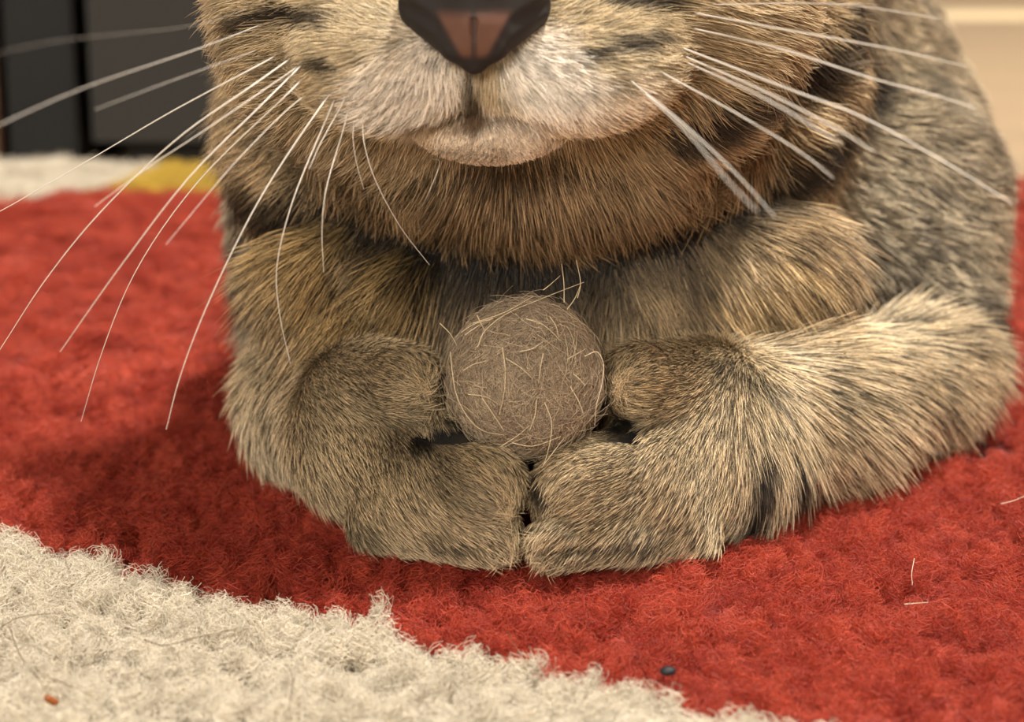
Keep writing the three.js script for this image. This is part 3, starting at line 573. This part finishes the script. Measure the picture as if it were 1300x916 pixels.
// ---------- the hairball between the paws ----------
const BALL = [0.2, 26.8, -9], BR = 11.6;
const hairball = thing('hairball', 'round felted ball of shed cat hair held between the forepaws', 'ball');
hairball.position.set(BALL[0] * MM, (BALL[1] - BR) * MM, BALL[2] * MM);
{
  const g = new THREE.IcosahedronGeometry(1, 40), p = g.attributes.position, c = [];
  const lump = (x, y, z) => 1 + 0.035 * vnoise(x * 2.2, y * 2.2, z * 2.2) + 0.02 * vnoise(x * 6, y * 6, z * 6) + 0.03 * Math.max(0, y) * Math.max(0, y);
  for (let i = 0; i < p.count; i++) { const x = p.getX(i), y = p.getY(i), z = p.getZ(i), k = BR * 0.93 * lump(x, y, z); p.setXYZ(i, x * k * MM, (y * k + BR) * MM, z * k * MM); const s = 0.8 + 0.3 * vnoise(x * 4, y * 4, z * 4); c.push(0.19 * s, 0.135 * s, 0.085 * s); }
  g.setAttribute('color', new THREE.BufferAttribute(Float32Array.from(c), 3)); g.computeVertexNormals();
  mesh('felt_core', g, skinMaterial, hairball);
  // matted fibres lying on the core
  const arcs = [0, 1, 2].map((v) => { reseed(500 + v); const S = new Strands(); for (let h = 0; h < 5; h++) { const L = 2.6 + rnd() * 4.2, cv = gauss() * 0.9, a0 = rnd() * 6.283, pts = []; let x = gauss() * 1.1, z = gauss() * 1.1, a = a0; for (let k = 0; k <= 7; k++) { pts.push([x, 0.25 * Math.sin(k / 7 * Math.PI) + gauss() * 0.07 - (x * x + z * z) / (2 * BR), z]); x += Math.cos(a) * L / 7; z += Math.sin(a) * L / 7; a += cv * 0.35 + gauss() * 0.15; } const t0 = 0.65 + 0.7 * rnd(); S.add(pts, (t) => 0.06 * (1 - 0.5 * t), 3, () => [t0, t0 * 0.98, t0 * 0.95]); } return S.geometry(); });
  reseed(910);
  const fibre = new THREE.MeshStandardMaterial({ roughness: 0.6, vertexColors: true });
  arcs.forEach((ag) => {
    const n = 1500, im = new THREE.InstancedMesh(ag, fibre, n); im.name = 'matted_fibres'; im.userData.kind = 'stuff';
    for (let k = 0; k < n; k++) { const u = rnd() * 2 - 1, a = rnd() * 6.283, s = Math.sqrt(1 - u * u), N = new THREE.Vector3(s * Math.cos(a), u, s * Math.sin(a)), r = BR * 0.935 * lump(N.x, N.y, N.z) + rnd() * 0.7 + (rnd() < 0.12 ? rnd() * 0.9 : 0); Q.setFromUnitVectors(new THREE.Vector3(0, 1, 0), N.clone().add(new THREE.Vector3(gauss(), gauss(), gauss()).multiplyScalar(rnd() < 0.3 ? 0.35 : 0.08)).normalize()).multiply(new THREE.Quaternion().setFromAxisAngle(new THREE.Vector3(0, 1, 0), rnd() * 6.283)); M4.compose(V.set(N.x * r * MM, (N.y * r + BR) * MM, N.z * r * MM), Q, SC.set(1, 1, 1)); im.setMatrixAt(k, M4); const t = 0.7 + 0.6 * rnd(); im.setColorAt(k, CO.setRGB(0.46 * t, 0.36 * t, 0.25 * t)); }
    put(im, hairball);
  });
  // single coarse hairs that stand out
  const coarse = new THREE.MeshStandardMaterial({ color: 0xf0dcb4, roughness: 0.4 });
  const LOOSE = [
    [-11.2, 32.7, -2, -10.9, 30.3, 0, -10.2, 26.8, 1.5, -8.5, 23.9, 3, -6.4, 21.9, 3, -3.2, 21.2, 3],
    [8.8, 32.5, 0, 10.6, 33.2, 0, 11.6, 31.3, 0, 11.3, 28.2, 1, 10.5, 25.4, 2, 10.3, 22.4, 2],
    [-7.1, 33.9, 0, -6.2, 36.1, 0, -3.2, 38.3, -2, 2.7, 40.5, -4, 8.8, 42.5, -6],
    [-7.9, 36.6, -4, -3.2, 38.5, -3, 1.1, 40.7, -4], [-9, 35.3, -2, -7.3, 36.5, -2, -5.3, 37.1, -4],
    [-3.4, 34.4, 2, -3, 31.1, 3, -3.2, 27.6, 3.5, -3.9, 24.4, 3], [2.6, 33.7, 3, 2.2, 31.7, 3.5, 1.9, 29.4, 4],
    [2.8, 26.5, 4, 3.8, 23.7, 4, 3.7, 20.8, 4, 2.7, 16.9, 4, 2.4, 16.4, 4], [1.6, 26.8, 4, 1.4, 24.6, 4, 0.6, 22.2, 4],
    [6.1, 32.5, 2, 7.3, 33.2, 2, 8.9, 33.9, 1], [6.6, 28.4, 2, 7.8, 26.3, 2, 8.6, 24.3, 2], [7.1, 30.3, 2, 8.1, 29.4, 2, 8.8, 28.5, 2],
    [-6.4, 26.9, 3, -4.8, 24.4, 3, -3.2, 21.9, 3], [-2.9, 32.9, 3, -0.8, 31.8, 4, 1, 30.1, 4], [-7.2, 38.3, -2, -6.5, 36.8, -2, -6, 35.9, -2],
    [2.7, 41.3, -6, 3.6, 42, -6, 5.3, 43.1, -8], [5.8, 39.8, -4, 5.8, 42.3, -6, 5.5, 44.9, -8], [7.8, 40.5, -4, 8.3, 42.3, -6, 7.7, 45.5, -8], [6.2, 39.2, -2, 7.4, 40.7, -3, 8.2, 42.4, -4],
    [3.6, 38.5, 0, 4.5, 37.1, 0, 4.9, 35.4, 0], [0.1, 38.2, 0, 2.6, 37.5, 1, 5.2, 35.1, 1], [-2, 20, 3, 1, 19.5, 3, 5.3, 20.7, 2], [-3.6, 19.2, 2, -0.8, 21.4, 3, 0.6, 22.7, 3], [2.7, 16.6, 3, 4.1, 18.5, 3, 5.7, 20.4, 2],
    [-4.8, 37.8, -2, -7.9, 36.6, -3, -9.6, 35.2, -4], [-12.9, 36.2, -6, -11.2, 34.9, -4, -10.3, 33.5, -3], [-8.5, 27.2, 2, -5.7, 27, 3, -4.1, 26, 3], [-0.8, 33.9, 3, 1, 34.4, 3, 2.8, 35.6, 3], [-9.2, 30.6, 1, -7.6, 31.8, 2, -5.7, 32.3, 2],
  ];
  for (const list of LOOSE) { const S = new Strands(), pts = curve(triples(list), 14), sh = 0.07; S.add(pts.map((q) => [q[0] - BALL[0], q[1] - BALL[1] + BR, q[2] - BALL[2]]), (t) => sh * (1 - 0.5 * t), 4, () => [1, 1, 1]); mesh('coarse_hair', S.geometry(), coarse, hairball); }
  reseed(955);
  for (let k = 0; k < 70; k++) {
    const S = new Strands(), a0 = rnd() * 6.283, u = rnd() * 1.6 - 0.7, N = new THREE.Vector3(Math.sin(a0 * 0.5 - 1.57) * 0.9, u, 1).normalize(), T = new THREE.Vector3(gauss(), gauss(), gauss()).cross(N).normalize(), L = 3 + rnd() * 6, cv = gauss() * 0.1, B2 = N.clone().cross(T), pts = [];
    for (let q = 0; q <= 8; q++) { const s = (q / 8 - 0.5) * L, w = cv * s * s, r = BR * 0.97 + 0.3 + 0.5 * rnd() * (q / 8) + (k % 6 === 0 ? (q / 8) ** 2 * 2.2 : 0); const v = N.clone().multiplyScalar(BR).addScaledVector(T, s).addScaledVector(B2, w).normalize().multiplyScalar(r); pts.push([v.x, v.y + BR, v.z]); }
    S.add(curve(pts, 10), (t) => 0.06 * (1 - 0.5 * t), 3, () => [1, 1, 1]); mesh('coarse_hair', S.geometry(), coarse, hairball);
  }
}

// ---------- shed hairs and a speck on the rug ----------
const shedMaterial = new THREE.MeshStandardMaterial({ color: 0x5a4632, roughness: 0.5 }), paleHair = new THREE.MeshStandardMaterial({ color: 0xead8c0, roughness: 0.4 });
const SHED = [
  ['long dark cat hair bent over the cream pile beside the brown seed', shedMaterial, 0.1, 1.2, [-71.3, 29.3, -66.8, 40.5, -63.2, 47.3, -60.3, 52.8]],
  ['dark cat hair curved like a bow on the cream pile', shedMaterial, 0.1, 1.0, [-51.8, 33.9, -48.9, 35.6, -44.8, 33.3, -40.2, 29.3]],
  ['thin brown hair bridging two lumps of cream pile near the red edge', shedMaterial, 0.09, 1.0, [-72.6, 29.3, -70.8, 25.1, -67.2, 24.5, -64.3, 23.3]],
  ['pale grey hair hanging down the cream pile', shedMaterial, 0.08, 1.0, [-31.8, 42.1, -30.4, 46.3, -29.9, 52.3, -29.7, 57.7]],
  ['short dark hair lying across the cream pile near the frame bottom', shedMaterial, 0.08, 1.0, [-61.9, 46.8, -57.2, 50.4, -53.7, 54.8]],
  ['faint straight hair lying on the cream pile below the paws', shedMaterial, 0.08, 1.0, [-13.9, 53.8, -10.4, 50.4, -5.9, 45.3]],
  ['curly brown hair looped at the cream edge below the right paw', shedMaterial, 0.08, 1.2, [-2.6, 31, -1.4, 37.2, -0.1, 42.1, 2.1, 46.8]],
  ['long pale hair trailing from the paw onto the red pile', paleHair, 0.1, 1.2, [-16.8, -7.8, -13.3, -1.2, -8.4, 2.4, -3.2, 2.4]],
  ['upright pale hair in the red pile', paleHair, 0.08, 1.6, [58.9, 1.7, 57.3, 7.9, 56.2, 13.9]],
  ['straight pale hair lying on the red pile near the elbow', paleHair, 0.09, 1.2, [78.7, -26, 81, -27.7, 84.2, -30.3]],
  ['short flat pale hair on the red pile below the forearm', paleHair, 0.08, 1.0, [53.8, 20.2, 55.5, 19.6, 57.3, 19.9]],
  ['small bent hair on the red pile between paw and cream field', paleHair, 0.08, 1.2, [31.2, -22.7, 30.1, -16.3, 29.2, -9.3]],
];
for (const [label, m, r, h, pts] of SHED) {
  const list = []; for (let i = 0; i < pts.length; i += 2) list.push([pts[i], h * 0.6 + 0.5 + 0.35 * Math.sin(i * 1.7), pts[i + 1]]);
  const S = new Strands(); S.add(curve(list, 16), (t) => 0.75 * r * (1 - 0.4 * t), 4, () => [1, 1, 1]);
  tag(mesh('shed_hair', S.geometry(), m), label, 'hair', 'single shed hairs on the rug');
}
{
  const [sx, sz] = [-59.8, 54.3], g = new THREE.CapsuleGeometry(0.0005, 0.0011, 8, 14).rotateZ(0.9).rotateY(0.5);
  const s = mesh('seed', g, new THREE.MeshStandardMaterial({ color: 0x8a4a1c, roughness: 0.5 })); s.position.set(sx * MM, 1.2 * MM, sz * MM); tag(s, 'tiny brown seed lying on the cream pile at the end of a hair', 'seed');
  const [dx, dz] = [18.4, 43.4], c = mesh('crumb', new THREE.DodecahedronGeometry(0.0008, 1).scale(1.4, 0.8, 1), new THREE.MeshStandardMaterial({ color: 0x17151c, roughness: 0.6 })); c.position.set(dx * MM, 0.6 * MM, dz * MM); tag(c, 'tiny black crumb stuck where the cream meets the red pile', 'crumb');
}

renderer.render(scene, camera);
